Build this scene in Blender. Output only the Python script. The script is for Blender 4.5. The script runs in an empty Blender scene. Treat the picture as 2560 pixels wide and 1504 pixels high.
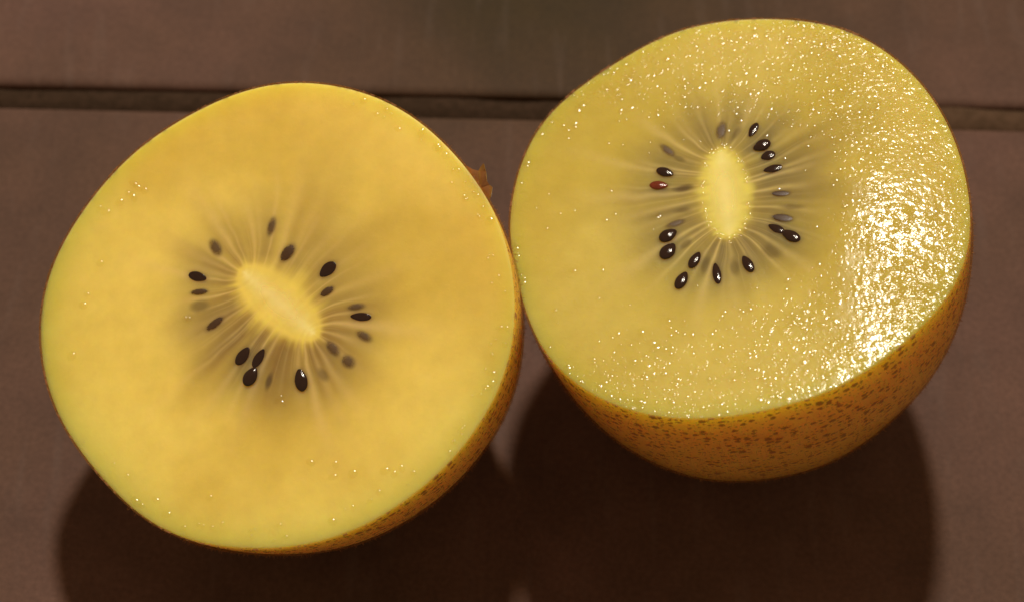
import bpy, bmesh, math, random
import numpy as np
from mathutils import Vector, Matrix

random.seed(4); RNG = np.random.default_rng(11)
scene = bpy.context.scene
COL = scene.collection
CM = 0.01

# ------------------------------------------------------------------ camera
ELEV = math.radians(59.493)
CAM_LOC = np.array([0.0, -12.98547, 22.5113])          # cm
FPX, CXP, CYP = 5200.0, 1280.0, 752.0                   # photograph pixels
cam = bpy.data.cameras.new('camera')
cam.sensor_fit = 'HORIZONTAL'; cam.sensor_width = 36.0
cam.lens = 36.0 * FPX / 2560.0
cam.clip_start = 0.01; cam.clip_end = 50.0
cam.dof.use_dof = True; cam.dof.focus_distance = 0.221; cam.dof.aperture_fstop = 26.0
cam_o = bpy.data.objects.new('camera', cam); COL.objects.link(cam_o)
cam_o.location = CAM_LOC * CM
cam_o.rotation_euler = (math.pi / 2 - ELEV, 0, 0)
scene.camera = cam_o

# ------------------------------------------------------------------ light
world = bpy.data.worlds.new('World'); scene.world = world
world.use_nodes = True
bg = world.node_tree.nodes['Background']
bg.inputs[0].default_value = (1.0, 0.66, 0.38, 1); bg.inputs[1].default_value = 0.32
LDIR = np.array([0.0175, 0.4752, 0.8797])
lamp = bpy.data.lights.new('kitchen_lamp', 'POINT')
lamp.energy = 54.0; lamp.color = (1.0, 0.91, 0.76); lamp.shadow_soft_size = 0.042
lamp_o = bpy.data.objects.new('kitchen_lamp', lamp); COL.objects.link(lamp_o)
lamp_o.location = Vector((0, -0.012, 0.03)) + Vector(LDIR) * 1.2

vs = scene.view_settings
vs.view_transform = 'Standard'; vs.look = 'None'; vs.exposure = 0.0; vs.gamma = 1.0
vs.use_curve_mapping = False
cy = scene.cycles
cy.use_denoising = True
cy.max_bounces = 8; cy.transparent_max_bounces = 16
cy.sample_clamp_indirect = 6.0
cy.caustics_reflective = False; cy.caustics_refractive = False

# ------------------------------------------------------------------ helpers
def nodes_mat(name):
    m = bpy.data.materials.new(name); m.use_nodes = True
    nt = m.node_tree
    return m, nt, nt.nodes['Principled BSDF'], nt.nodes['Material Output']

def N(nt, typ, **kw):
    n = nt.nodes.new(typ)
    for k, v in kw.items():
        if k.startswith('i_'):
            key = k[2:]
            n.inputs[int(key) if key.isdigit() else key.replace('_', ' ')].default_value = v
        else:
            setattr(n, k, v)
    return n

def math_node(nt, op, a, b=None, clamp=False):
    n = nt.nodes.new('ShaderNodeMath'); n.operation = op; n.use_clamp = clamp
    for i, v in enumerate((a, b)):
        if v is None: continue
        if isinstance(v, (int, float)): n.inputs[i].default_value = v
        else: nt.links.new(v, n.inputs[i])
    return n.outputs[0]

def ramp(nt, fac, stops):
    r = nt.nodes.new('ShaderNodeValToRGB')
    el = r.color_ramp.elements
    while len(el) < len(stops): el.new(0.5)
    for e, (p, c) in zip(el, stops):
        e.position = p; e.color = (c[0], c[1], c[2], 1)
    nt.links.new(fac, r.inputs[0])
    return r.outputs[0]

def mix_col(nt, fac, a, b, blend='MIX'):
    n = nt.nodes.new('ShaderNodeMix'); n.data_type = 'RGBA'; n.blend_type = blend
    for i, v in ((0, fac), (6, a), (7, b)):
        if isinstance(v, (int, float)): n.inputs[i].default_value = v
        elif isinstance(v, tuple): n.inputs[i].default_value = v
        else: nt.links.new(v, n.inputs[i])
    return n.outputs[2]

def obj(name, mesh, mat, parent=None, loc=None):
    o = bpy.data.objects.new(name, mesh); COL.objects.link(o)
    if mat: mesh.materials.append(mat)
    if parent: o.parent = parent
    if loc is not None: o.location = loc
    return o

def mesh_from(name, verts, faces, smooth=True):
    me = bpy.data.meshes.new(name)
    me.from_pydata([tuple(v) for v in verts], [], [tuple(f) for f in faces])
    if smooth: me.polygons.foreach_set('use_smooth', [True] * len(me.polygons))
    me.update()
    return me

def set_col(me, cols, name='tint'):
    a = me.color_attributes.new(name, 'FLOAT_COLOR', 'POINT')
    c = np.ones((len(me.vertices), 4), np.float32); c[:, :3] = cols
    a.data.foreach_set('color', c.ravel())

def set_float(me, vals, name):
    a = me.attributes.new(name, 'FLOAT', 'POINT')
    a.data.foreach_set('value', np.asarray(vals, np.float32))

def sstep(a, b, x):
    t = np.clip((x - a) / (b - a), 0, 1); return t * t * (3 - 2 * t)

_tab = RNG.random((64, 64))
def vnoise(x, y):
    xi = np.floor(x).astype(int); yi = np.floor(y).astype(int)
    fx = x - xi; fy = y - yi
    fx = fx * fx * (3 - 2 * fx); fy = fy * fy * (3 - 2 * fy)
    t = lambda a, b: _tab[a % 64, b % 64]
    return (t(xi, yi) * (1 - fx) + t(xi + 1, yi) * fx) * (1 - fy) + (t(xi, yi + 1) * (1 - fx) + t(xi + 1, yi + 1) * fx) * fy

def fbm(x, y, o=3):
    s = 0; a = 0.5; tot = 0
    for k in range(o):
        s = s + a * vnoise(x * 2 ** k + 13.7 * k, y * 2 ** k + 7.1 * k); tot += a; a *= 0.5
    return s / tot

# camera rays (world axes, cm)
_ce, _se = math.cos(ELEV), math.sin(ELEV)
def ray(px, py):
    dx = (px - CXP) / FPX; dy = (py - CYP) / FPX
    # cam x -> X ; cam y(down) -> -(up part) ; cam z -> forward
    fwd = np.array([0, _ce, -_se]); down = np.array([0, -_se, -_ce])
    return np.array([1.0, 0, 0]) * dx + down * dy + fwd

# ------------------------------------------------------------------ materials
def tile_material():
    m, nt, p, out = nodes_mat('dark stone tile')
    tc = N(nt, 'ShaderNodeTexCoord')
    n1 = N(nt, 'ShaderNodeTexNoise', i_Scale=14.0, i_Detail=3.0, i_Roughness=0.55)
    n2 = N(nt, 'ShaderNodeTexNoise', i_Scale=90.0, i_Detail=5.0, i_Roughness=0.65)
    n3 = N(nt, 'ShaderNodeTexNoise', i_Scale=1500.0, i_Detail=3.0, i_Roughness=0.6)
    for n in (n1, n2, n3): nt.links.new(tc.outputs['Object'], n.inputs['Vector'])
    # lens vignetting painted into the tile colour: large patch, darker and more olive
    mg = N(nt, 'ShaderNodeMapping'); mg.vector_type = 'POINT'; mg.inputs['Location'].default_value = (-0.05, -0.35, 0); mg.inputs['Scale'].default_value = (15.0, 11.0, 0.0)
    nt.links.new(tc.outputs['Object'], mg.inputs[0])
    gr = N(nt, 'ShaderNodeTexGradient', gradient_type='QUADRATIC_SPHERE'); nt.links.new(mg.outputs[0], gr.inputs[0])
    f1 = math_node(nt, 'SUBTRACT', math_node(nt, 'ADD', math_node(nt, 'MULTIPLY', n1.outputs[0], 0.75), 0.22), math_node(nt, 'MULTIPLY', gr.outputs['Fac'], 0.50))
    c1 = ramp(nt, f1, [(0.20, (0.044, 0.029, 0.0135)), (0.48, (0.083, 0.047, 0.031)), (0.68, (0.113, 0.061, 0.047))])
    c2 = ramp(nt, n2.outputs[0], [(0.3, (0.80, 0.80, 0.80)), (0.7, (1.15, 1.15, 1.15))])
    c = mix_col(nt, 1.0, c1, c2, 'MULTIPLY')
    c3 = ramp(nt, n3.outputs[0], [(0.3, (0.86, 0.86, 0.86)), (0.7, (1.12, 1.12, 1.12))])
    c = mix_col(nt, 1.0, c, c3, 'MULTIPLY')
    # faint scuffs along the tile
    mp = N(nt, 'ShaderNodeMapping'); mp.inputs['Rotation'].default_value = (0, 0, 0.45); mp.inputs['Scale'].default_value = (420, 60, 1)
    nt.links.new(tc.outputs['Object'], mp.inputs[0])
    n4 = N(nt, 'ShaderNodeTexNoise', i_Scale=1.0, i_Detail=2.0); nt.links.new(mp.outputs[0], n4.inputs['Vector'])
    sc = ramp(nt, n4.outputs[0], [(0.55, (0, 0, 0)), (0.85, (0.20, 0.20, 0.20))])
    c = mix_col(nt, sc, c, (0.16, 0.12, 0.105, 1))
    # tiny pale crumbs and dried specks
    v = N(nt, 'ShaderNodeTexVoronoi', i_Scale=95.0); nt.links.new(tc.outputs['Object'], v.inputs['Vector'])
    sp = ramp(nt, v.outputs['Distance'], [(0.030, (1, 1, 1)), (0.075, (0, 0, 0))])
    rnd = ramp(nt, v.outputs['Color'], [(0.72, (0, 0, 0)), (0.86, (0.55, 0.55, 0.55))])
    c = mix_col(nt, math_node(nt, 'MULTIPLY', sp, rnd), c, (0.26, 0.19, 0.16, 1))
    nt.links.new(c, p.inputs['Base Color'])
    r = math_node(nt, 'ADD', math_node(nt, 'MULTIPLY', n2.outputs[0], 0.20), 0.62)
    nt.links.new(r, p.inputs['Roughness'])
    p.inputs['Specular IOR Level'].default_value = 0.12
    hs = math_node(nt, 'ADD', math_node(nt, 'MULTIPLY', n2.outputs[0], 6e-5), math_node(nt, 'MULTIPLY', n3.outputs[0], 2.0e-5))
    b = N(nt, 'ShaderNodeBump', i_Strength=0.8, i_Distance=1.0); nt.links.new(hs, b.inputs['Height'])
    nt.links.new(b.outputs[0], p.inputs['Normal'])
    return m

def grout_material():
    m, nt, p, out = nodes_mat('dark joint')
    tc = N(nt, 'ShaderNodeTexCoord')
    n = N(nt, 'ShaderNodeTexNoise', i_Scale=900.0, i_Detail=4.0); nt.links.new(tc.outputs['Object'], n.inputs['Vector'])
    dk = ramp(nt, n.outputs[0], [(0.3, (0.028, 0.017, 0.010)), (0.7, (0.046, 0.027, 0.017))])
    lt = ramp(nt, n.outputs[0], [(0.3, (0.060, 0.036, 0.021)), (0.7, (0.088, 0.052, 0.032))])
    sx = N(nt, 'ShaderNodeSeparateXYZ'); nt.links.new(tc.outputs['Object'], sx.inputs[0])
    mr = N(nt, 'ShaderNodeMapRange', interpolation_type='SMOOTHSTEP'); nt.links.new(sx.outputs[0], mr.inputs[0])
    mr.inputs[1].default_value = 0.02; mr.inputs[2].default_value = 0.055     # dusty, filled stretch
    nt.links.new(mix_col(nt, mr.outputs[0], dk, lt), p.inputs['Base Color'])
    p.inputs['Roughness'].default_value = 0.85; p.inputs['Specular IOR Level'].default_value = 0.04
    b = N(nt, 'ShaderNodeBump', i_Strength=1.0, i_Distance=1.0)
    nt.links.new(math_node(nt, 'MULTIPLY', n.outputs[0], 2e-4), b.inputs['Height']); nt.links.new(b.outputs[0], p.inputs['Normal'])
    return m

def flesh_material(name, rough, cell, amp, sss_scale, fade=False):
    """wet cut flesh: colour from the surface's own tissue (tint), juicy cells as relief weighted by 'wet'"""
    m, nt, p, out = nodes_mat(name)
    tc = N(nt, 'ShaderNodeTexCoord')
    at = N(nt, 'ShaderNodeAttribute', attribute_name='tint')
    wt = N(nt, 'ShaderNodeAttribute', attribute_name='wet')
    n1 = N(nt, 'ShaderNodeTexNoise', i_Scale=420.0, i_Detail=4.0, i_Roughness=0.6)
    nt.links.new(tc.outputs['Object'], n1.inputs['Vector'])
    g = ramp(nt, n1.outputs[0], [(0.25, (0.94, 0.93, 0.90)), (0.75, (1.05, 1.05, 1.06))])
    nt.links.new(mix_col(nt, 1.0, at.outputs['Color'], g, 'MULTIPLY'), p.inputs['Base Color'])
    p.inputs['Subsurface Weight'].default_value = 1.0
    p.inputs['Subsurface Radius'].default_value = (1.0, 0.62, 0.16)
    p.inputs['Subsurface Scale'].default_value = sss_scale
    p.inputs['Roughness'].default_value = rough
    p.inputs['IOR'].default_value = 1.36
    # relief
    v = N(nt, 'ShaderNodeTexVoronoi', i_Scale=1.0 / cell, feature='F1')
    n3 = N(nt, 'ShaderNodeTexNoise', i_Scale=0.55 / cell, i_Detail=2.0)
    wp = N(nt, 'ShaderNodeVectorMath', operation='MULTIPLY_ADD')
    nt.links.new(n3.outputs['Color'], wp.inputs[0]); wp.inputs[1].default_value = (cell * 1.6,) * 3
    nt.links.new(tc.outputs['Object'], n3.inputs['Vector']); nt.links.new(tc.outputs['Object'], wp.inputs[2])
    nt.links.new(wp.outputs[0], v.inputs['Vector'])
    n2 = N(nt, 'ShaderNodeTexNoise', i_Scale=0.85 / cell, i_Detail=2.0, i_Roughness=0.5)
    nt.links.new(tc.outputs['Object'], n2.inputs['Vector'])
    v2 = N(nt, 'ShaderNodeTexVoronoi', i_Scale=0.42 / cell); nt.links.new(wp.outputs[0], v2.inputs['Vector'])
    def bead(vn, size):
        sep = N(nt, 'ShaderNodeSeparateColor'); nt.links.new(vn.outputs['Color'], sep.inputs[0])
        d = math_node(nt, 'SUBTRACT', math_node(nt, 'MULTIPLY', sep.outputs[0], size), vn.outputs['Distance'])
        d = math_node(nt, 'MULTIPLY', d, 2.2, clamp=True)
        return math_node(nt, 'SQRT', math_node(nt, 'ADD', d, 0.02))
    h = math_node(nt, 'ADD', math_node(nt, 'MULTIPLY', bead(v, 0.75), amp * 1.5), math_node(nt, 'MULTIPLY', bead(v2, 0.45), amp * 2.4))
    h = math_node(nt, 'ADD', h, math_node(nt, 'MULTIPLY', n2.outputs[0], amp * 1.6))
    h = math_node(nt, 'MULTIPLY', h, wt.outputs['Fac'])
    h2 = math_node(nt, 'MULTIPLY', n1.outputs[0], 4e-6)
    b = N(nt, 'ShaderNodeBump', i_Strength=1.0, i_Distance=1.0)
    nt.links.new(math_node(nt, 'ADD', h, h2), b.inputs['Height'])
    nt.links.new(b.outputs[0], p.inputs['Normal'])
    if fade:      # the pad thins out to nothing at its feathered edge
        p.inputs['Subsurface Weight'].default_value = 0.0
        cv = N(nt, 'ShaderNodeAttribute', attribute_name='cover')
        tr = N(nt, 'ShaderNodeBsdfTransparent'); mx = N(nt, 'ShaderNodeMixShader')
        nt.links.new(cv.outputs['Fac'], mx.inputs[0]); nt.links.new(tr.outputs[0], mx.inputs[1]); nt.links.new(p.outputs[0], mx.inputs[2])
        nt.links.new(mx.outputs[0], out.inputs[0])
    return m

def skin_material():
    m, nt, p, out = nodes_mat('golden kiwi skin')
    tc = N(nt, 'ShaderNodeTexCoord')
    uv = N(nt, 'ShaderNodeUVMap')
    n1 = N(nt, 'ShaderNodeTexNoise', i_Scale=130.0, i_Detail=4.0, i_Roughness=0.6)
    n2 = N(nt, 'ShaderNodeTexNoise', i_Scale=900.0, i_Detail=3.0)
    for n in (n1, n2): nt.links.new(tc.outputs['Object'], n.inputs['Vector'])
    base = ramp(nt, n1.outputs[0], [(0.3, (0.50, 0.24, 0.055)), (0.55, (0.60, 0.32, 0.085)), (0.75, (0.66, 0.38, 0.11))])
    # corky dots, drawn out round the fruit: uv is (arc length, depth) in cm
    def dots(sx, sy, lo, hi, seed):
        mp = N(nt, 'ShaderNodeMapping'); mp.inputs['Scale'].default_value = (sx, sy, 1); mp.inputs['Location'].default_value = (seed, seed * 0.7, 0)
        nt.links.new(uv.outputs[0], mp.inputs[0])
        nd = N(nt, 'ShaderNodeTexNoise', i_Scale=2.2, i_Detail=2.0); nt.links.new(mp.outputs[0], nd.inputs['Vector'])
        wv = N(nt, 'ShaderNodeVectorMath', operation='MULTIPLY_ADD'); wv.inputs[1].default_value = (0.9, 0.7, 0)
        nt.links.new(nd.outputs['Color'], wv.inputs[0]); nt.links.new(mp.outputs[0], wv.inputs[2])
        v = N(nt, 'ShaderNodeTexVoronoi', i_Scale=1.0, voronoi_dimensions='2D'); nt.links.new(wv.outputs[0], v.inputs['Vector'])
        sep = N(nt, 'ShaderNodeSeparateColor'); nt.links.new(v.outputs['Color'], sep.inputs[0])
        rad = math_node(nt, 'MULTIPLY_ADD', sep.outputs[0], hi - lo); rad.node.inputs[2].default_value = lo
        d = math_node(nt, 'SUBTRACT', rad, v.outputs['Distance'])
        return math_node(nt, 'MULTIPLY', d, 9.0, clamp=True)
    d = math_node(nt, 'MAXIMUM', dots(10.0, 13.0, -0.16, 0.48, 0.0), math_node(nt, 'MULTIPLY', dots(19.0, 24.0, -0.25, 0.42, 3.3), 0.7))
    col = mix_col(nt, math_node(nt, 'MULTIPLY', d, 0.85), base, (0.20, 0.062, 0.018, 1))
    nt.links.new(col, p.inputs['Base Color'])
    p.inputs['Roughness'].default_value = 0.62
    p.inputs['Specular IOR Level'].default_value = 0.25
    p.inputs['Sheen Weight'].default_value = 0.10
    p.inputs['Sheen Tint'].default_value = (1, 0.75, 0.45, 1)
    b = N(nt, 'ShaderNodeBump', i_Strength=1.0, i_Distance=1.0)
    nt.links.new(math_node(nt, 'ADD', math_node(nt, 'MULTIPLY', n2.outputs[0], 8e-5), math_node(nt, 'MULTIPLY', d, 4e-5)), b.inputs['Height'])
    nt.links.new(b.outputs[0], p.inputs['Normal'])
    # thin peel: the lit flesh glows through it, less through the corky dots
    tr = N(nt, 'ShaderNodeBsdfTransparent'); tr.inputs[0].default_value = (1.0, 0.85, 0.60, 1)
    fac = math_node(nt, 'SUBTRACT', 0.90, math_node(nt, 'MULTIPLY', d, 0.68))
    mx = N(nt, 'ShaderNodeMixShader'); nt.links.new(fac, mx.inputs[0])
    nt.links.new(p.outputs[0], mx.inputs[1]); nt.links.new(tr.outputs[0], mx.inputs[2])
    nt.links.new(mx.outputs[0], out.inputs[0])
    return m

def seed_material(name, col, rough, veil):
    m, nt, p, out = nodes_mat(name)
    tc = N(nt, 'ShaderNodeTexCoord')
    n = N(nt, 'ShaderNodeTexNoise', i_Scale=3.0, i_Detail=3.0); nt.links.new(tc.outputs['Object'], n.inputs['Vector'])
    c = mix_col(nt, n.outputs[0], tuple(x * 0.6 for x in col) + (1,), tuple(x * 1.5 for x in col) + (1,))
    nt.links.new(c, p.inputs['Base Color'])
    p.inputs['Roughness'].default_value = rough
    n5 = N(nt, 'ShaderNodeTexNoise', i_Scale=9.0, i_Detail=2.0); nt.links.new(tc.outputs['Object'], n5.inputs['Vector'])
    b = N(nt, 'ShaderNodeBump', i_Strength=0.12, i_Distance=0.0002); nt.links.new(n5.outputs[0], b.inputs['Height'])
    nt.links.new(b.outputs[0], p.inputs['Normal'])
    if veil > 0:   # seen through a skin of flesh: soft, broken outline (object space, unit ellipse)
        sx = N(nt, 'ShaderNodeVectorMath', operation='MULTIPLY'); sx.inputs[1].default_value = (1, 1, 0)
        nt.links.new(tc.outputs['Object'], sx.inputs[0])
        ln = N(nt, 'ShaderNodeVectorMath', operation='LENGTH'); nt.links.new(sx.outputs[0], ln.inputs[0])
        r = math_node(nt, 'ADD', ln.outputs['Value'], math_node(nt, 'MULTIPLY', math_node(nt, 'SUBTRACT', n.outputs[0], 0.5), 0.7))
        a = N(nt, 'ShaderNodeMapRange', interpolation_type='SMOOTHSTEP')
        nt.links.new(r, a.inputs[0]); a.inputs[1].default_value = 1.02 - veil; a.inputs[2].default_value = 1.0
        a.inputs[3].default_value = 1.0 - veil * 0.45; a.inputs[4].default_value = 0.0
        tr = N(nt, 'ShaderNodeBsdfTransparent'); mx = N(nt, 'ShaderNodeMixShader')
        nt.links.new(a.outputs[0], mx.inputs[0]); nt.links.new(tr.outputs[0], mx.inputs[1]); nt.links.new(p.outputs[0], mx.inputs[2])
        nt.links.new(mx.outputs[0], out.inputs[0])
    return m

def juice_material():
    m, nt, p, out = nodes_mat('clear juice')
    nt.nodes.remove(p)
    gl = N(nt, 'ShaderNodeBsdfGlossy'); gl.inputs['Roughness'].default_value = 0.18
    tr = N(nt, 'ShaderNodeBsdfTransparent'); tr.inputs[0].default_value = (0.99, 0.985, 0.93, 1)
    mx = N(nt, 'ShaderNodeMixShader', i_0=0.05)
    nt.links.new(tr.outputs[0], mx.inputs[1]); nt.links.new(gl.outputs[0], mx.inputs[2])
    nt.links.new(mx.outputs[0], out.inputs[0])
    return m

def plain_material(name, col, rough, noise_scale=800.0):
    m, nt, p, out = nodes_mat(name)
    tc = N(nt, 'ShaderNodeTexCoord')
    n = N(nt, 'ShaderNodeTexNoise', i_Scale=noise_scale, i_Detail=3.0); nt.links.new(tc.outputs['Object'], n.inputs['Vector'])
    nt.links.new(mix_col(nt, n.outputs[0], tuple(x * 0.6 for x in col) + (1,), tuple(x * 1.4 for x in col) + (1,)), p.inputs['Base Color'])
    p.inputs['Roughness'].default_value = rough
    return m

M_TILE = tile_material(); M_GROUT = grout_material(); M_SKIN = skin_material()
M_FLESH_DRY = flesh_material('gold kiwi flesh', 0.42, 0.00045, 5e-6, 0.0095)
M_FLESH_WET = flesh_material('wet gold kiwi flesh', 0.17, 0.00058, 5.2e-5, 0.0095)
M_CORE_DRY = flesh_material('pale core tissue', 0.45, 0.00045, 0.6e-5, 0.0009, True)
M_CORE_WET = flesh_material('wet pale core tissue', 0.28, 0.00040, 1.6e-5, 0.0009, True)
M_SEED = {0: seed_material('glossy dark seed', (0.020, 0.0075, 0.0045), 0.10, 0),
          1: seed_material('seed just under the surface', (0.045, 0.020, 0.008), 0.35, 0.30),
          2: seed_material('seed deeper in the flesh', (0.075, 0.042, 0.016), 0.45, 0.62),
          3: seed_material('reddish brown seed', (0.14, 0.022, 0.008), 0.12, 0)}
M_JUICE = juice_material()
M_FUZZ = plain_material('brown fuzz', (0.26, 0.11, 0.03), 0.6)
M_FLAP = plain_material('torn wet peel', (0.30, 0.125, 0.038), 0.12)

# ------------------------------------------------------------------ tabletop: tiles with an open joint
def rounded_tile(name, x0, x1, y0, y1, parent):
    bm = bmesh.new(); t = 0.9
    vs_ = [bm.verts.new((x * CM, y * CM, z * CM)) for z in (-t, 0) for x, y in ((x0, y0), (x1, y0), (x1, y1), (x0, y1))]
    for f in ((3, 2, 1, 0), (4, 5, 6, 7), (0, 1, 5, 4), (1, 2, 6, 5), (2, 3, 7, 6), (3, 0, 4, 7)):
        bm.faces.new([vs_[i] for i in f])
    top = [e for e in bm.edges if all(v.co.z > -1e-6 for v in e.verts)]
    bmesh.ops.bevel(bm, geom=top, offset=0.11 * CM, segments=4, profile=0.5, affect='EDGES')
    me = bpy.data.meshes.new(name); bm.to_mesh(me); bm.free()
    me.polygons.foreach_set('use_smooth', [len(p.vertices) == 4 and abs(p.normal.z) < 0.999 and abs(p.normal.z) > 0.001 for p in me.polygons])
    return obj(name, me, M_TILE, parent)

JROT = math.atan2(3.102 - 3.481, 6.784 + 6.832)          # the joint runs slightly askew
def build_table():
    root = bpy.data.objects.new('tabletop', None); COL.objects.link(root)
    root['kind'] = 'structure'; root['label'] = 'dark brown stone tiled tabletop with one open joint'
    jy = 3.29
    root.location = (0, jy * CM, 0); root.rotation_euler = (0, 0, JROT)
    W, g = 44.0, 0.185
    for i in (-1, 0, 1):
        for s in (-1, 1):
            x0 = i * (W + 0.3) - W / 2 - 2.0; x1 = x0 + W
            y0, y1 = ((g, g + W) if s > 0 else (-g - W, -g))
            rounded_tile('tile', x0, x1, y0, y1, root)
    # joint filling: worn out deep on one side, fuller on the other
    xs = np.linspace(-68, 68, 400); ys = np.linspace(-46, 46, 3)
    def hz(x): return -0.085 + 0.04 * sstep(3.0, 5.6, x) + 0.05 * (vnoise(x * 2.0, x * 0 + 3.0) - 0.5)
    V = []; Fc = []
    rows = [-46, -0.3, -0.15, -0.08, 0.08, 0.15, 0.3, 46]
    for x in xs:
        for j, y in enumerate(rows):
            V.append((x * CM, y * CM, (hz(x) + (-0.03 if j in (2, 5) else 0.01 if j in (3, 4) else -0.10)) * CM))
    k = len(rows)
    for i in range(len(xs) - 1):
        for j in range(k - 1):
            Fc.append((i * k + j, (i + 1) * k + j, (i + 1) * k + j + 1, i * k + j + 1))
    obj('joint_filling', mesh_from('joint_filling', V, Fc), M_GROUT, root)
build_table()

# ------------------------------------------------------------------ kiwi halves
FRUIT = {
 'left': dict(C=(-2.5547, -1.7296, 3.1989), n=(-0.19933, -0.23892, 0.95036), px=(0.97939, -0.01646, 0.20129), py=(-0.03245, 0.9709, 0.23728),
   co=[2.6204, 0.0002, 0.0001, 0.028, -0.0109, -0.0155, -0.0111, 0.0238, -0.0187, -0.0048, 0.0033, 0.0046, 0.0004, -0.0036, -0.0036, -0.0016, 0.0016, 0.001, 0.0029, -0.0022, -0.0022],
   c=3.25, p=2.066),
 'right': dict(C=(2.3661, -0.7438, 3.7547), n=(-0.2333, 0.05522, 0.97084), px=(0.97058, -0.04787, 0.23596), py=(0.0595, 0.99733, -0.04243),
   co=[2.5754, -0.0, -0.0003, -0.0658, 0.0169, 0.015, 0.0018, -0.0165, -0.0344, 0.0009, 0.0037, -0.0015, -0.0115, 0.0019, -0.0031, -0.0024, 0.0048, -0.0063, -0.0008, 0.0031, 0.0001],
   c=3.80, p=2.066)}
ZL, ZR = (300.0, 450.0, 2.2775), (1500.0, 150.0, 2.277)
# seeds: x, y, length, width, tilt (measured on enlarged views), how deep under the cut: 0 open .. 2 only a shade
SEEDS = {
 'left': (ZL, [(545,388,95,60,60,1),(863,268,105,42,-75,1),(955,418,110,60,-52,.5),(1183,513,115,68,-42,0),(1180,637,85,42,-32,.5),
   (443,553,105,55,15,0),(452,640,95,34,-5,.5),(455,718,100,75,0,2),(540,820,115,42,-38,.6),(700,1003,120,62,-55,.2),(790,1015,120,52,-60,.2),
   (745,1120,118,75,-60,0),(848,1145,105,38,-75,1.5),(1032,1140,130,74,80,0),(1345,725,95,36,-8,1),(1372,780,120,48,3,0),(1390,890,90,48,30,1.2),
   (1212,960,100,55,50,1),(1300,1035,80,65,40,1),(1155,1110,90,55,50,2)]),
 'right': (ZR, [(690,400,95,55,-80,1),(775,420,100,40,-60,2),(873,398,90,44,-62,.2),(922,488,105,62,-25,0),(957,545,85,52,-20,.2),(985,620,110,42,-12,.2),
   (385,515,95,40,40,1.2),(448,560,80,30,25,1.8),(370,640,100,52,18,0),(335,715,105,48,3,3),(475,730,110,40,-8,1.6),(1030,762,105,30,0,.7),(1095,840,140,36,3,2),
   (1040,900,120,42,8,.6),(1005,960,100,45,25,.3),(1088,1003,115,62,28,0),(430,930,110,34,-18,1.2),(388,1000,110,68,-30,0),(388,1090,110,76,-50,0),
   (540,1140,105,56,-60,0),(465,1255,110,64,-62,0),(665,1215,120,50,80,0),(842,1162,105,58,60,0),(975,1085,130,95,40,2),(600,1170,110,44,-75,2),
   (765,1180,100,55,80,1.8),(485,1050,90,40,-40,1.8),(470,855,110,35,-8,1.8)])}
CORE = {'left': (ZL, (905, 700), 292, 124, 41), 'right': (ZR, (712, 752), 262, 128, 84)}
PAL = {
 'left': dict(outer=(0.69, 0.51, 0.087), outer2=(0.85, 0.675, 0.155), loc=(0.41, 0.245, 0.042), shade=(0.21, 0.135, 0.052), ray=(0.80, 0.60, 0.23), core=(0.94, 0.82, 0.34), coreedge=(0.86, 0.70, 0.13), rim=(0.68, 0.55, 0.055)),
 'right': dict(outer=(0.54, 0.425, 0.080), outer2=(0.63, 0.515, 0.13), loc=(0.36, 0.27, 0.065), shade=(0.17, 0.13, 0.070), ray=(0.66, 0.52, 0.20), core=(0.85, 0.77, 0.30), coreedge=(0.74, 0.65, 0.14), rim=(0.58, 0.50, 0.065))}

TH_N = 960; R_N = 230

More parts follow.
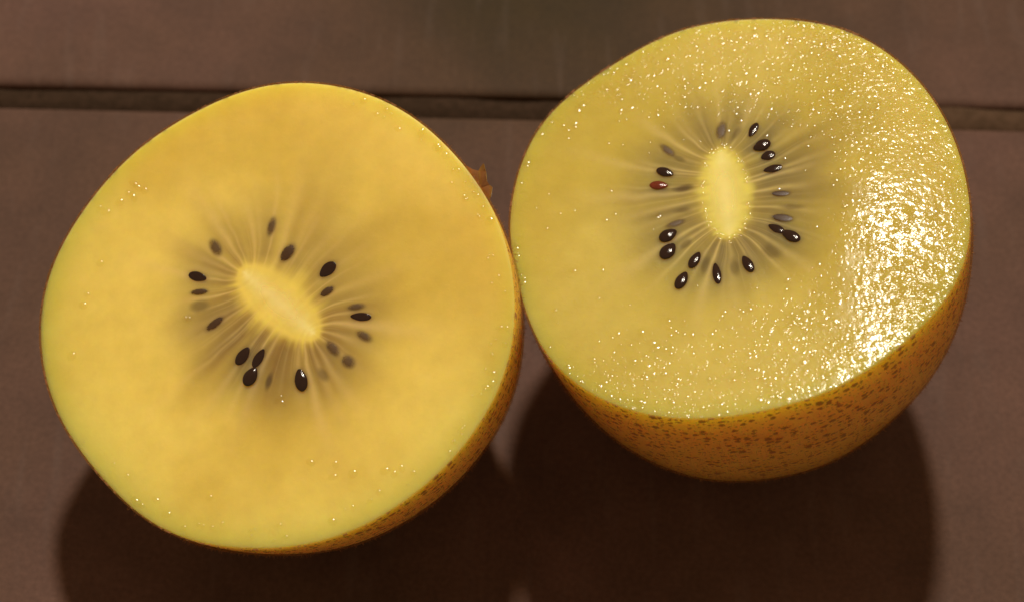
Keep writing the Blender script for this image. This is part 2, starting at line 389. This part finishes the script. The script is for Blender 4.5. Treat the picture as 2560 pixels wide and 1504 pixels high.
class Half:
    def __init__(s, key):
        f = FRUIT[key]; s.key = key
        for k in ('C', 'n', 'px', 'py'): setattr(s, k, np.array(f[k]))
        s.n /= np.linalg.norm(s.n)
        s.co = f['co']; s.c = f['c']; s.p = f['p']
        s.pal = {k: np.array(v) for k, v in PAL[key].items()}
        z, cc, hl, hw, ang = CORE[key]
        s.core_c = s.face(z, *cc)
        e = s.face(z, cc[0] + hl * math.cos(math.radians(ang)), cc[1] + hl * math.sin(math.radians(ang)))
        w = s.face(z, cc[0] - hw * math.sin(math.radians(ang)), cc[1] + hw * math.cos(math.radians(ang)))
        s.core_l = np.linalg.norm(e - s.core_c); s.core_w = np.linalg.norm(w - s.core_c)
        s.core_ax = (e - s.core_c) / s.core_l
        s.foc = math.sqrt(s.core_l ** 2 - s.core_w ** 2)
        s.mu0 = math.atanh(s.core_w / s.core_l)
        s.seeds = []
        zz, lst = SEEDS[key]
        for (x, y, L, Wd, a, d) in lst:
            ca, sa = math.cos(math.radians(a)), math.sin(math.radians(a))
            q = s.face(zz, x, y)
            q1 = s.face(zz, x + L / 2 * ca, y + L / 2 * sa); q2 = s.face(zz, x - Wd / 2 * sa, y + Wd / 2 * ca)
            # the point of the seed looks to the core
            ax = q1 - q
            if np.dot(ax, s.core_c - q) < 0: ax = -ax
            l = np.linalg.norm(ax); ax = ax / l
            pw = np.array([-ax[1], ax[0]]); w_ = abs(np.dot(q2 - q, pw))
            s.seeds.append((q, ax, l, w_, d))
        rr = np.random.default_rng(5 if key == 'left' else 8)
        # pale rays between the seed chambers: angle, half width, strength, reach
        nr = 38
        s.rays = [((i + rr.uniform(-0.38, 0.38)) * 2 * math.pi / nr, rr.uniform(0.010, 0.042), rr.uniform(0.25, 1.0) ** 1.2, rr.uniform(0.7, 1.75)) for i in range(nr)]
        s.fine = [(rr.uniform(0, 2 * math.pi), rr.uniform(0.005, 0.014), rr.uniform(0.15, 0.6), rr.uniform(0.4, 1.2)) for i in range(70)]

    def pix(s, x, y):
        """photograph pixel -> face coordinates (cm), on the cut plane"""
        d = ray(x, y); t = np.dot(s.C - CAM_LOC, s.n) / np.dot(d, s.n)
        P = CAM_LOC + d * t - s.C
        return np.array([np.dot(P, s.px), np.dot(P, s.py)])
    def face(s, z, x, y): return s.pix(z[0] + x / z[2], z[1] + y / z[2])
    def rad(s, th):
        r = s.co[0] + 0 * th
        for j in range(1, 11): r = r + s.co[2 * j - 1] * np.cos(j * th) + s.co[2 * j] * np.sin(j * th)
        return r
    def relief(s, q):
        """height of the cut above its plane, cm"""
        x, y = q[..., 0], q[..., 1]
        th = np.arctan2(y, x); t = np.hypot(x, y) / s.rad(th)
        h = 0.010 * (fbm(x * 1.3 + 5, y * 1.3 + 9, 3) - 0.5) + 0.003 * (fbm(x * 6, y * 6, 2) - 0.5)
        h = h - 0.006 * sstep(0.97, 1.0, t) ** 2
        if s.key == 'right':     # the knife left this half slightly crowned towards its outer side
            h = h - 0.041 * np.clip(x - 0.15, 0, None) ** 1.9 + 0.10 * np.exp(-((x - 1.5) ** 2 + (y - 0.3) ** 2) / 2.0) * sstep(0.2, 1.3, x)
        return h
    def W3(s, q, h=None):
        q = np.asarray(q, float)
        if h is None: h = s.relief(q)
        return s.C + q[..., :1] * s.px + q[..., 1:2] * s.py + np.asarray(h)[..., None] * s.n

    def tissue(s, q):
        """colour of the cut tissue at face coordinates q"""
        P = s.pal; x, y = q[..., 0], q[..., 1]
        th = np.arctan2(y, x); t = np.hypot(x, y) / s.rad(th)
        d = q - s.core_c
        a = d @ s.core_ax; b = -d[..., 0] * s.core_ax[1] + d[..., 1] * s.core_ax[0]
        w = np.arccosh((a + 1j * b) / s.foc + 1e-9j)
        mu = np.abs(w.real); nu = np.where(w.real < 0, -w.imag, w.imag)
        dist = s.foc * (np.sinh(np.clip(mu, 0, 4)) - math.sinh(s.mu0))   # ~ cm outside the core
        # outer flesh, cloudy
        ox, oy = (44.05, 30.73) if s.key == 'left' else (27.03, 32.24)
        cl = fbm(x * 0.62 + ox, y * 0.62 + oy, 2); cl2 = fbm(x * 2.2 + 2, y * 2.2 + 8, 3)
        k = sstep(0.22, 0.80, 0.82 * cl + 0.18 * cl2)
        c = P['outer'] + (P['outer2'] - P['outer']) * k[..., None]
        # chambers
        wob = 0.05 * (fbm(dist * 3 + 9, nu * 3, 2) - 0.5)
        nv = nu + wob
        ang = np.arctan2(d[..., 1], d[..., 0])
        if s.key == 'left':
            env = 0.46 + 0.54 * (0.5 + 0.5 * np.cos(ang + math.radians(108))) ** 0.75
        else:
            env = 0.86 + 0.14 * np.cos(ang + math.radians(35))
        # periodic 1-d noise over the angle
        ext = vnoise((np.cos(nu) + 2) * 4.5, (np.sin(nu) + 2) * 4.5)
        fine = vnoise((np.cos(nv) + 2) * 11, (np.sin(nv) + 2) * 11)
        reach = 0.85 + 1.25 * ext
        locm = sstep(-0.03, 0.10, dist) * (1 - sstep(reach * 0.15, reach, dist)) * env
        locm = locm * (0.55 + 0.6 * fine)
        locm = np.clip(locm, 0, 1)
        c = c + (P['loc'] - c) * (1.0 * locm)[..., None]
        # darker, greyer ring where the seeds sit
        ring = sstep(0.0, 0.22, dist) * (1 - sstep(0.40, 1.25, dist)) * env * (0.35 + 0.75 * vnoise((np.cos(nv) + 2) * 6 + 17, (np.sin(nv) + 2) * 6 + 31))
        c = c + (P['shade'] - c) * (np.clip(ring, 0, 1) * (0.72 if s.key == 'left' else 0.78))[..., None]
        # rays
        rm = np.zeros_like(x)
        for lst, amp in ((s.rays, 0.9), (s.fine, 0.5)):
            for (n0, hw, st, re) in lst:
                dn = np.abs((nv - n0 + np.pi) % (2 * np.pi) - np.pi)
                sharp = np.exp(-(dn / (hw * (0.8 + 0.9 * dist.clip(0, 2)))) ** 2)
                rm = np.maximum(rm, amp * st * sharp * (1 - sstep(re * 0.25, re * 1.2, dist)))
        rm = rm * sstep(-0.08, 0.02, dist) * (0.45 + 0.55 * env)
        c = c + (P['ray'] - c) * np.clip(rm * (0.85 if s.key == 'right' else 0.75), 0, 1)[..., None]
        # shaded seeds lying under the surface, and the soft halo round the others
        for (sq, ax, l, w_, dep) in s.seeds:
            e = q - sq; u = e @ ax; v = -e[..., 0] * ax[1] + e[..., 1] * ax[0]
            rr = np.sqrt((u / l) ** 2 + (v / w_) ** 2)
            if dep >= 1.4:
                m = (1 - sstep(0.35, 1.35, rr + 0.5 * (fbm(x * 9, y * 9, 2) - 0.5))) * (0.75 if dep < 1.7 else 0.48)
                c = c + (np.array([0.085, 0.05, 0.022]) - c) * m[..., None]
            else:
                halo = np.exp(-np.clip(rr - 0.85, 0, None) ** 2 / 0.12) * (0.30 if dep < 0.4 or dep == 3 else 0.55)
                c = c + (np.array([0.13, 0.075, 0.028]) - c) * halo[..., None]
        # core, feathered outwards
        fe = (0.26 if s.key == 'left' else 0.12) * (vnoise((np.cos(nv) + 2) * 13 + 5, (np.sin(nv) + 2) * 13) - 0.5) + 0.05 * (fbm(x * 7, y * 7, 2) - 0.5)
        soft = 0.22 if s.key == 'left' else 0.085
        cm = 1 - sstep(-soft, soft, dist + fe)
        cc = P['core'] + (P['coreedge'] - P['core']) * (sstep(-0.28, 0.02, dist))[..., None]
        cc = cc * (0.94 + 0.12 * fbm(x * 4 + 1, y * 4, 3))[..., None]
        c = c + (cc - c) * cm[..., None]
        # greener band under the peel
        rb = sstep(0.88, 0.995, t) * 0.42
        c = c + (P['rim'] - c) * rb[..., None]
        return c, dist, t

def add_uv(me, uvs_per_vert):
    uvl = me.uv_layers.new(name='UVMap')
    idx = np.empty(len(me.loops), np.int32); me.loops.foreach_get('vertex_index', idx)
    uvl.data.foreach_set('uv', np.asarray(uvs_per_vert, np.float32)[idx].ravel())

def seed_mesh():
    V = []; Fc = []; nu, nv = 24, 14
    for j in range(1, nv):
        a = math.pi * j / nv
        for i in range(nu):
            b = 2 * math.pi * i / nu
            u = math.cos(a); r = math.sin(a)
            r *= 1.0 - 0.22 * max(0.0, u) - 0.05 * u          # blunter outside, tapering to the core
            V.append((u, r * math.cos(b), r * math.sin(b)))
    V += [(1, 0, 0), (-1, 0, 0)]; n = len(V)
    for j in range(nv - 2):
        for i in range(nu):
            Fc.append((j * nu + i, j * nu + (i + 1) % nu, (j + 1) * nu + (i + 1) % nu, (j + 1) * nu + i))
    for i in range(nu):
        Fc.append((n - 2, (i + 1) % nu, i)); Fc.append((n - 1, (nv - 2) * nu + i, (nv - 2) * nu + (i + 1) % nu))
    return mesh_from('seed', V, Fc)
SEED_ME = {k: seed_mesh() for k in M_SEED}
for k, me in SEED_ME.items(): me.materials.append(M_SEED[k])

def build_half(key, label):
    s = Half(key)
    th = np.linspace(0, 2 * math.pi, TH_N, endpoint=False); R = s.rad(th)
    # base point (lowest point of the body) carries the Empty
    ts = np.sin(np.linspace(0, math.pi / 2, 60)); sc = (np.maximum(0, 1 - ts ** s.p)) ** (1 / s.p)
    body = lambda off: (s.C + ((R + off)[None, :, None] * sc[:, None, None]) * (np.cos(th)[:, None] * s.px + np.sin(th)[:, None] * s.py)[None]
                        - ((s.c + off) * ts)[:, None, None] * s.n)
    B = body(0.0); low = B.reshape(-1, 3)[B.reshape(-1, 3)[:, 2].argmin()]
    s.C = s.C + np.array([0, 0, 0.0 - low[2] + 0.004]); low = low + np.array([0, 0, -low[2]])
    root = bpy.data.objects.new('kiwi_half', None); COL.objects.link(root)
    root.empty_display_size = 0.02
    root.location = low * CM
    root['label'] = label; root['category'] = 'kiwi'; root['group'] = 'halves of the cut kiwi'
    O = low
    # ---- flesh: finely meshed cut, closed below by the inner side of the peel
    tr = (np.arange(1, R_N + 1) / R_N)
    Rin = R - 0.022
    q = np.stack([tr[:, None] * (Rin * np.cos(th))[None], tr[:, None] * (Rin * np.sin(th))[None]], -1)
    top = s.W3(q)
    col, dist, tt = s.tissue(q)
    c0 = s.W3(np.zeros((1, 2))); col0, _, _ = s.tissue(np.array([[1e-4, 1e-4]]))
    depth_rings = np.sin(np.linspace(0.02, math.pi / 2 * 0.985, 46)); dsc = (1 - depth_rings ** s.p) ** (1 / s.p)
    low_r = s.C + (Rin[None, :, None] * dsc[:, None, None]) * (np.cos(th)[:, None] * s.px + np.sin(th)[:, None] * s.py)[None] - ((s.c - 0.022) * depth_rings)[:, None, None] * s.n
    # keep the side below the crowned edge of the cut
    edge_h = s.relief(q[-1])
    low_r = low_r + (np.minimum(edge_h, 0)[None, :, None] * (1 - depth_rings)[:, None, None] ** 2) * s.n
    tip = s.C - (s.c - 0.022) * s.n
    V = np.concatenate([c0, top.reshape(-1, 3), low_r.reshape(-1, 3), tip[None]]) - O
    nt_, nl = R_N, len(depth_rings); n = TH_N; Fc = []
    i = np.arange(n); j = (i + 1) % n
    tri = [(0, 1 + a, 1 + b) for a, b in zip(i, j)]
    ringsN = nt_ + nl
    base = 1
    k = np.arange(ringsN - 1)[:, None] * n + base
    quads = np.stack([k + i, k + n + i, k + n + j, k + j], -1).reshape(-1, 4)
    lastr = base + (ringsN - 1) * n
    tri2 = [(len(V) - 1, lastr + b, lastr + a) for a, b in zip(i, j)]
    me = bpy.data.meshes.new('flesh')
    me.from_pydata((V * CM).tolist(), [], tri + quads.tolist() + tri2)
    me.polygons.foreach_set('use_smooth', np.ones(len(me.polygons), bool)); me.update()
    outer = np.array([0.93, 0.78, 0.32])
    cols = np.concatenate([col0, col.reshape(-1, 3), np.tile(outer, (nl * n + 1, 1))])
    set_col(me, cols)
    x, y = q[..., 0], q[..., 1]
    if key == 'right':
        # beads of juice stand thickest on the outer side, thin out over the chambers
        u = x * math.cos(0.22) + y * math.sin(0.22)
        wet = 0.16 + 0.95 * sstep(0.95, 1.55, u + 0.45 * (fbm(x * 1.7 + 3, y * 1.7, 3) - 0.5)) \
            + 0.55 * sstep(1.3, 2.1, -y + 0.3 * x + 0.5 * (fbm(x * 2, y * 2 + 7, 2) - 0.5)) + 0.75 * sstep(0.9, 1.7, y + 0.3 * x)
        wet = wet * sstep(0.03, 0.10, dist + 0.0) * (0.45 + 0.55 * sstep(0.5, 0.9, dist)) * (0.5 + fbm(x * 2.6 + 9, y * 2.6, 2))
    else:
        wet = np.full(x.shape, 0.5)
    set_float(me, np.concatenate([[0.2], wet.ravel(), np.zeros(nl * n + 1)]), 'wet')
    flesh = obj('flesh', me, M_FLESH_WET if key == 'right' else M_FLESH_DRY, root)
    # ---- core: pale pad standing a hair above the flesh
    na, nr_ = 160, 40
    ph = np.linspace(0, 2 * math.pi, na, endpoint=False)
    wobble = 1 + 0.05 * (vnoise((np.cos(ph) + 2) * 5, (np.sin(ph) + 2) * 5) - 0.5)
    rr = np.arange(1, nr_ + 1) / nr_
    ee = 1.0
    perp = np.array([-s.core_ax[1], s.core_ax[0]])
    def cq(r): return s.core_c + (r * wobble * np.cos(ph) * s.core_l * ee)[..., None] * s.core_ax + (r * wobble * np.sin(ph) * s.core_w * ee)[..., None] * perp
    cqs = np.stack([cq(r) for r in rr])
    hh = s.relief(cqs) + (0.003 * np.maximum(0, 1 - rr ** 2) ** 1.5 + 0.0006)[:, None] + 0.001 * (fbm(cqs[..., 0] * 8, cqs[..., 1] * 8, 2) - 0.5)
    hh[-1] -= 0.001
    tp = s.W3(cqs, hh); cc3 = s.W3(s.core_c[None], s.relief(s.core_c[None]) + 0.0036)
    bt = s.W3(cqs[-1], s.relief(cqs[-1]) - 0.02)
    V = np.concatenate([cc3, tp.reshape(-1, 3), bt, bt.mean(0)[None]]) - O
    Fc = [(0, 1 + a, 1 + (a + 1) % na) for a in range(na)]
    for r in range(nr_):
        for a in range(na):
            b = (a + 1) % na; Fc.append((1 + r * na + a, 1 + (r + 1) * na + a, 1 + (r + 1) * na + b, 1 + r * na + b))
    Fc += [(len(V) - 1, 1 + nr_ * na + (a + 1) % na, 1 + nr_ * na + a) for a in range(na)]
    me = mesh_from('core', V * CM, Fc)
    ccol, cd, _ = s.tissue(np.concatenate([s.core_c[None] + 1e-4, cqs.reshape(-1, 2)]))
    set_col(me, np.concatenate([ccol, np.tile(s.pal['core'], (na + 1, 1))]))
    wv = np.full(len(V), 0.35 if key == 'right' else 0.3); set_float(me, wv, 'wet')
    cov = 0.6 * (1 - sstep(0.0, 1.0, rr)); set_float(me, np.concatenate([[0.6], np.repeat(cov, na), np.zeros(na + 1)]), 'cover')
    co_ = obj('core', me, M_CORE_WET if key == 'right' else M_CORE_DRY, root); co_['label'] = 'pale elongated core'
    # ---- peel
    n2 = 720; th2 = np.linspace(0, 2 * math.pi, n2, endpoint=False); R2 = s.rad(th2)
    dr = np.sin(np.linspace(0, math.pi / 2 * 0.99, 110)); ds = (1 - dr ** s.p) ** (1 / s.p)
    dirs = np.cos(th2)[:, None] * s.px + np.sin(th2)[:, None] * s.py
    rim_h = np.minimum(s.relief(np.stack([(R2 - .022) * np.cos(th2), (R2 - .022) * np.sin(th2)], -1)), 0.01)
    jag = 0.018 * (vnoise(th2 * 40, th2 * 0 + 1) - 0.45) + 0.010 * (vnoise(th2 * 110, th2 * 0 + 5) - 0.5)
    lump = 0.016 * (fbm((np.cos(th2)[None] * ds[:, None] + 3) * 3, (np.sin(th2)[None] + dr[:, None] * 2 + 3) * 3, 3) - 0.5) * sstep(0, 0.08, dr)[:, None]
    ring0 = s.C + (R2 - 0.024)[:, None] * dirs + (rim_h - 0.006)[:, None] * s.n
    lip = s.C + (R2 - 0.006 + 0.004 * (vnoise(th2 * 70, th2 * 0 + 9) - .5))[:, None] * dirs + (rim_h + 0.010 + jag)[:, None] * s.n
    shell = s.C + ((R2[None] + lump)[..., None] * ds[:, None, None]) * dirs[None] - ((s.c + 0.0) * dr)[:, None, None] * s.n + (rim_h[None, :, None] * ((1 - dr) ** 2)[:, None, None]) * s.n
    tip = s.C - s.c * s.n
    V = np.concatenate([ring0, lip, shell.reshape(-1, 3), tip[None]]) - O
    nrg = 2 + len(dr); i = np.arange(n2); j = (i + 1) % n2; k = np.arange(nrg - 1)[:, None] * n2
    quads = np.stack([k + i, k + n2 + i, k + n2 + j, k + j], -1).reshape(-1, 4)
    lastr = (nrg - 1) * n2
    tri2 = [(len(V) - 1, lastr + b, lastr + a) for a, b in zip(i, j)]
    me = bpy.data.meshes.new('skin'); me.from_pydata((V * CM).tolist(), [], quads.tolist() + tri2)
    me.polygons.foreach_set('use_smooth', np.ones(len(me.polygons), bool)); me.update()
    arc = (th2 * 2.6)
    seg = np.concatenate([[0], np.cumsum(np.hypot(np.diff(dr) * s.c, np.diff(ds) * 2.6))])
    uvs = np.concatenate([np.stack([arc, arc * 0 - 0.03], -1), np.stack([arc, arc * 0 - 0.01], -1)] +
                         [np.stack([arc, arc * 0 + d_], -1) for d_ in seg] + [np.array([[0, seg[-1] + 0.1]])])
    add_uv(me, uvs)
    skin = obj('skin', me, M_SKIN, root); skin['label'] = 'golden brown fuzzy peel with dark dots'
    # fuzz on the peel: short bent hairs
    rg = np.random.default_rng(3)
    nh = 5200; V = []; Fc = []
    for h in range(nh):
        a = rg.integers(0, n2); d_ = int(min(len(dr) - 2, abs(rg.normal(0, 34)) + 1))
        P0 = shell[d_, a]; nrm = np.cross(shell[d_, (a + 1) % n2] - P0, shell[d_ + 1, a] - P0); nrm = nrm / (np.linalg.norm(nrm) + 1e-9)
        if np.dot(nrm, dirs[a]) < 0: nrm = -nrm
        tx = rg.normal(size=3); tx -= nrm * (tx @ nrm); tx /= np.linalg.norm(tx)
        ln = rg.uniform(0.015, 0.055); wd = 0.0016
        sd = np.cross(nrm, tx)
        p1 = P0 + nrm * ln * 0.55 + tx * ln * 0.25; p2 = P0 + nrm * ln * 0.8 + tx * ln * 0.75
        b0 = len(V)
        V += [P0 - sd * wd, P0 + sd * wd, p1 - sd * wd * .8, p1 + sd * wd * .8, p2]
        Fc += [(b0, b0 + 1, b0 + 3, b0 + 2), (b0 + 2, b0 + 3, b0 + 4)]
    fz = obj('fuzz', mesh_from('fuzz', (np.array(V) - O) * CM, Fc), M_FUZZ, skin); fz['kind'] = 'stuff'
    # ---- seeds
    for (sq, ax, l, w_, dep) in s.seeds:
        if 1.4 <= dep < 3: continue
        mk = 3 if dep == 3 else 0 if dep < 0.4 else 1 if dep < 0.9 else 2
        flat = {0: 0.42, 3: 0.42, 1: 0.16, 2: 0.09}[mk]
        tz = {0: 0.10, 3: 0.10, 1: 0.02, 2: 0.01}[mk] * w_
        if mk == 0 and dep > 0: flat = 0.26; tz = 0.04 * w_
        if mk == 0 and key == 'left' and not (w_ > 0.062 and l > 0.11): flat = 0.12; tz = 0.03 * w_
        o = bpy.data.objects.new('seed', SEED_ME[mk]); COL.objects.link(o); o.parent = root
        X = ax[0] * s.px + ax[1] * s.py; Y = np.cross(s.n, X)
        hgt = max(flat * w_, 0.006)
        loc = s.W3(sq[None], s.relief(sq[None]) + tz + 0.0015)[0] - O
        grow = 1.0 if mk in (0, 3) else 1.06
        A = Matrix(((X[0] * l * grow, Y[0] * w_ * grow, s.n[0] * hgt, loc[0]), (X[1] * l * grow, Y[1] * w_ * grow, s.n[1] * hgt, loc[1]), (X[2] * l * grow, Y[2] * w_ * grow, s.n[2] * hgt, loc[2]), (0, 0, 0, 1)))
        for r_ in range(3):
            for c_ in range(4): A[r_][c_] *= CM
        o.matrix_local = A
        if mk == 3: o['label'] = 'reddish brown seed'
    return s, root, O, flesh

def droplets(s, root, O, pts, seed, h0_=0.17, h1_=0.28):
    """beads of juice: pts = list of (q, radius cm)"""
    V = []; Fc = []; rg = np.random.default_rng(seed); ns = 10
    for q, r in pts:
        q = np.asarray(q); hh = r * rg.uniform(h0_, h1_); st = rg.uniform(0.75, 1.35); an = rg.uniform(0, math.pi)
        prof = [(1.0, -0.15), (0.92, 0.16), (0.70, 0.52), (0.38, 0.87)]
        h0 = float(s.relief(q[None])[0]); b0 = len(V)
        # follow the slope of the cut
        e = 0.03; gx = (float(s.relief((q + [e, 0])[None])[0]) - h0) / e; gy = (float(s.relief((q + [0, e])[None])[0]) - h0) / e
        for (pr, ph_) in prof:
            for i in range(ns):
                a = 2 * math.pi * i / ns
                u, v = r * pr * math.cos(a) * st, r * pr * math.sin(a) / st
                dx = u * math.cos(an) - v * math.sin(an); dy = u * math.sin(an) + v * math.cos(an)
                V.append(s.C + (q[0] + dx) * s.px + (q[1] + dy) * s.py + (h0 + gx * dx + gy * dy + hh * ph_ + 0.001) * s.n)
        V.append(s.C + q[0] * s.px + q[1] * s.py + (h0 + hh + 0.001) * s.n)
        for k in range(3):
            for i in range(ns):
                j = (i + 1) % ns; Fc.append((b0 + k * ns + i, b0 + k * ns + j, b0 + (k + 1) * ns + j, b0 + (k + 1) * ns + i))
        for i in range(ns): Fc.append((b0 + 3 * ns + i, b0 + 3 * ns + (i + 1) % ns, b0 + 4 * ns))
    o = obj('juice_droplets', mesh_from('juice_droplets', (np.array(V) - O) * CM, Fc), M_JUICE, root); o['kind'] = 'stuff'

sl, root_l, OL, flesh_l = build_half('left', 'kiwi half with dry matt cut face, oval core slanting and torn peel at its edge')
sr, root_r, OR, flesh_r = build_half('right', 'kiwi half with wet glistening cut face and one reddish seed, speckled peel showing below')

# ---- beads of juice
rg = np.random.default_rng(21)
pts = []
aa = rg.uniform(0, 2 * math.pi, 2600); ta = np.sqrt(rg.uniform(0, 1, 2600)) * 0.985
qa = np.stack([np.cos(aa), np.sin(aa)], -1) * (ta * sr.rad(aa))[:, None]
_, da, _ = sr.tissue(qa)
xa, ya = qa[:, 0], qa[:, 1]
dens = 0.05 + 0.55 * sstep(0.7, 1.6, xa * 0.97 + ya * 0.25) + 0.45 * sstep(0.9, 1.6, -ya + 0.25 * xa) + 0.30 * sstep(1.2, 1.9, ya - 0.1 * xa) + 0.20 * sstep(0.93, 0.97, ta)
dens = dens * 1.5 * fbm(xa * 2.4, ya * 2.4, 3)
for q, d_, ok in zip(qa, da, rg.uniform(0, 1, 2600) < dens):
    if ok and d_ > 0.03: pts.append((q, rg.uniform(0.018, 0.046) * (1.4 if rg.uniform() < 0.10 else 1)))
for _ in range(90):                                       # round the core
    a = rg.uniform(0, 2 * math.pi); k = rg.uniform(0.93, 1.12)
    perp = np.array([-sr.core_ax[1], sr.core_ax[0]])
    q = sr.core_c + math.cos(a) * sr.core_l * k * sr.core_ax + math.sin(a) * sr.core_w * k * perp
    pts.append((q, rg.uniform(0.012, 0.026)))
for (x, y) in ((1838,285),(1850,302),(1818,325),(1915,340),(2030,275),(2040,285),(1960,395),(1648,540),(1640,545),(1280,400),(1345,335),(1362,300),(1435,310),(1437,318),(1287,620),(1292,640),(1307,695),(1310,705),(1419,913),(1408,928),(1500,965),(1512,955)):
    q = sr.pix(x, y); lim = 0.97 * float(sr.rad(np.array(math.atan2(q[1], q[0])))); q = q * min(1.0, lim / np.hypot(*q))
    pts.append((q, rg.uniform(0.035, 0.055)))
droplets(sr, root_r, OR, pts, 5)
pts = []
for (x, y) in ((319,483),(333,492),(299,505),(247,522),(334,460),(345,468),(362,476),(265,530),(250,658),(217,735),(208,762),(463,796),(472,797),(179,889),(390,1249),(338,1255),(350,1268),(417,1284),(458,1320),(523,1242),(830,1302),(838,1158),(882,1182),(1004,1169),(985,1183),(962,1175),(776,1154),(833,1190),(1217,967),(1245,962),(1230,932),(695,997),(701,1006),(1062,322),(1122,381),(1103,356),(1205,482),(1108,362),(1243,545),(975,260),(917,234),(1164,412)):
    q = sl.pix(x, y); lim = 0.962 * float(sl.rad(np.array(math.atan2(q[1], q[0])))); q = q * min(1.0, lim / np.hypot(*q))
    pts.append((q, rg.uniform(0.038, 0.060)))
for _ in range(60):
    a = rg.uniform(-2.6, 1.2); t = rg.uniform(0.90, 0.968)
    pts.append((np.array([math.cos(a), math.sin(a)]) * t * float(sl.rad(np.array(a))), rg.uniform(0.020, 0.038)))
droplets(sl, root_l, OL, pts, 6, 0.30, 0.42)

# ---- torn peel standing off the left half's edge
def flap(s, root, O, pix_pts, lifts, name='torn_peel'):
    P = [s.W3(s.pix(x, y)[None], np.array([h]))[0] for (x, y), h in zip(pix_pts, lifts)]
    V = [p for p in P] + [p - 0.022 * s.n for p in P]; n = len(P)
    bm = bmesh.new(); vv = [bm.verts.new(tuple((v - O) * CM)) for v in V]
    bm.faces.new(vv[:n]); bm.faces.new(list(reversed(vv[n:])))
    for i in range(n): bm.faces.new((vv[i], vv[n + i], vv[n + (i + 1) % n], vv[(i + 1) % n]))
    bmesh.ops.triangulate(bm, faces=bm.faces[:]); bmesh.ops.recalc_face_normals(bm, faces=bm.faces[:])
    bmesh.ops.subdivide_edges(bm, edges=bm.edges[:], cuts=2, fractal=0.35, seed=3, use_grid_fill=True)
    me = bpy.data.meshes.new(name); bm.to_mesh(me); bm.free()
    return obj(name, me, M_FLAP, root)
flap(sl, root_l, OL, [(1164,414),(1182,424),(1197,430),(1215,419),(1219,437),(1219,456),(1225,465),(1233,472),(1228,490),(1222,494),(1200,470),(1180,440)],
     [-.01, .0, .03, .13, .10, .05, .03, .06, .02, -.02, -.02, -.02])
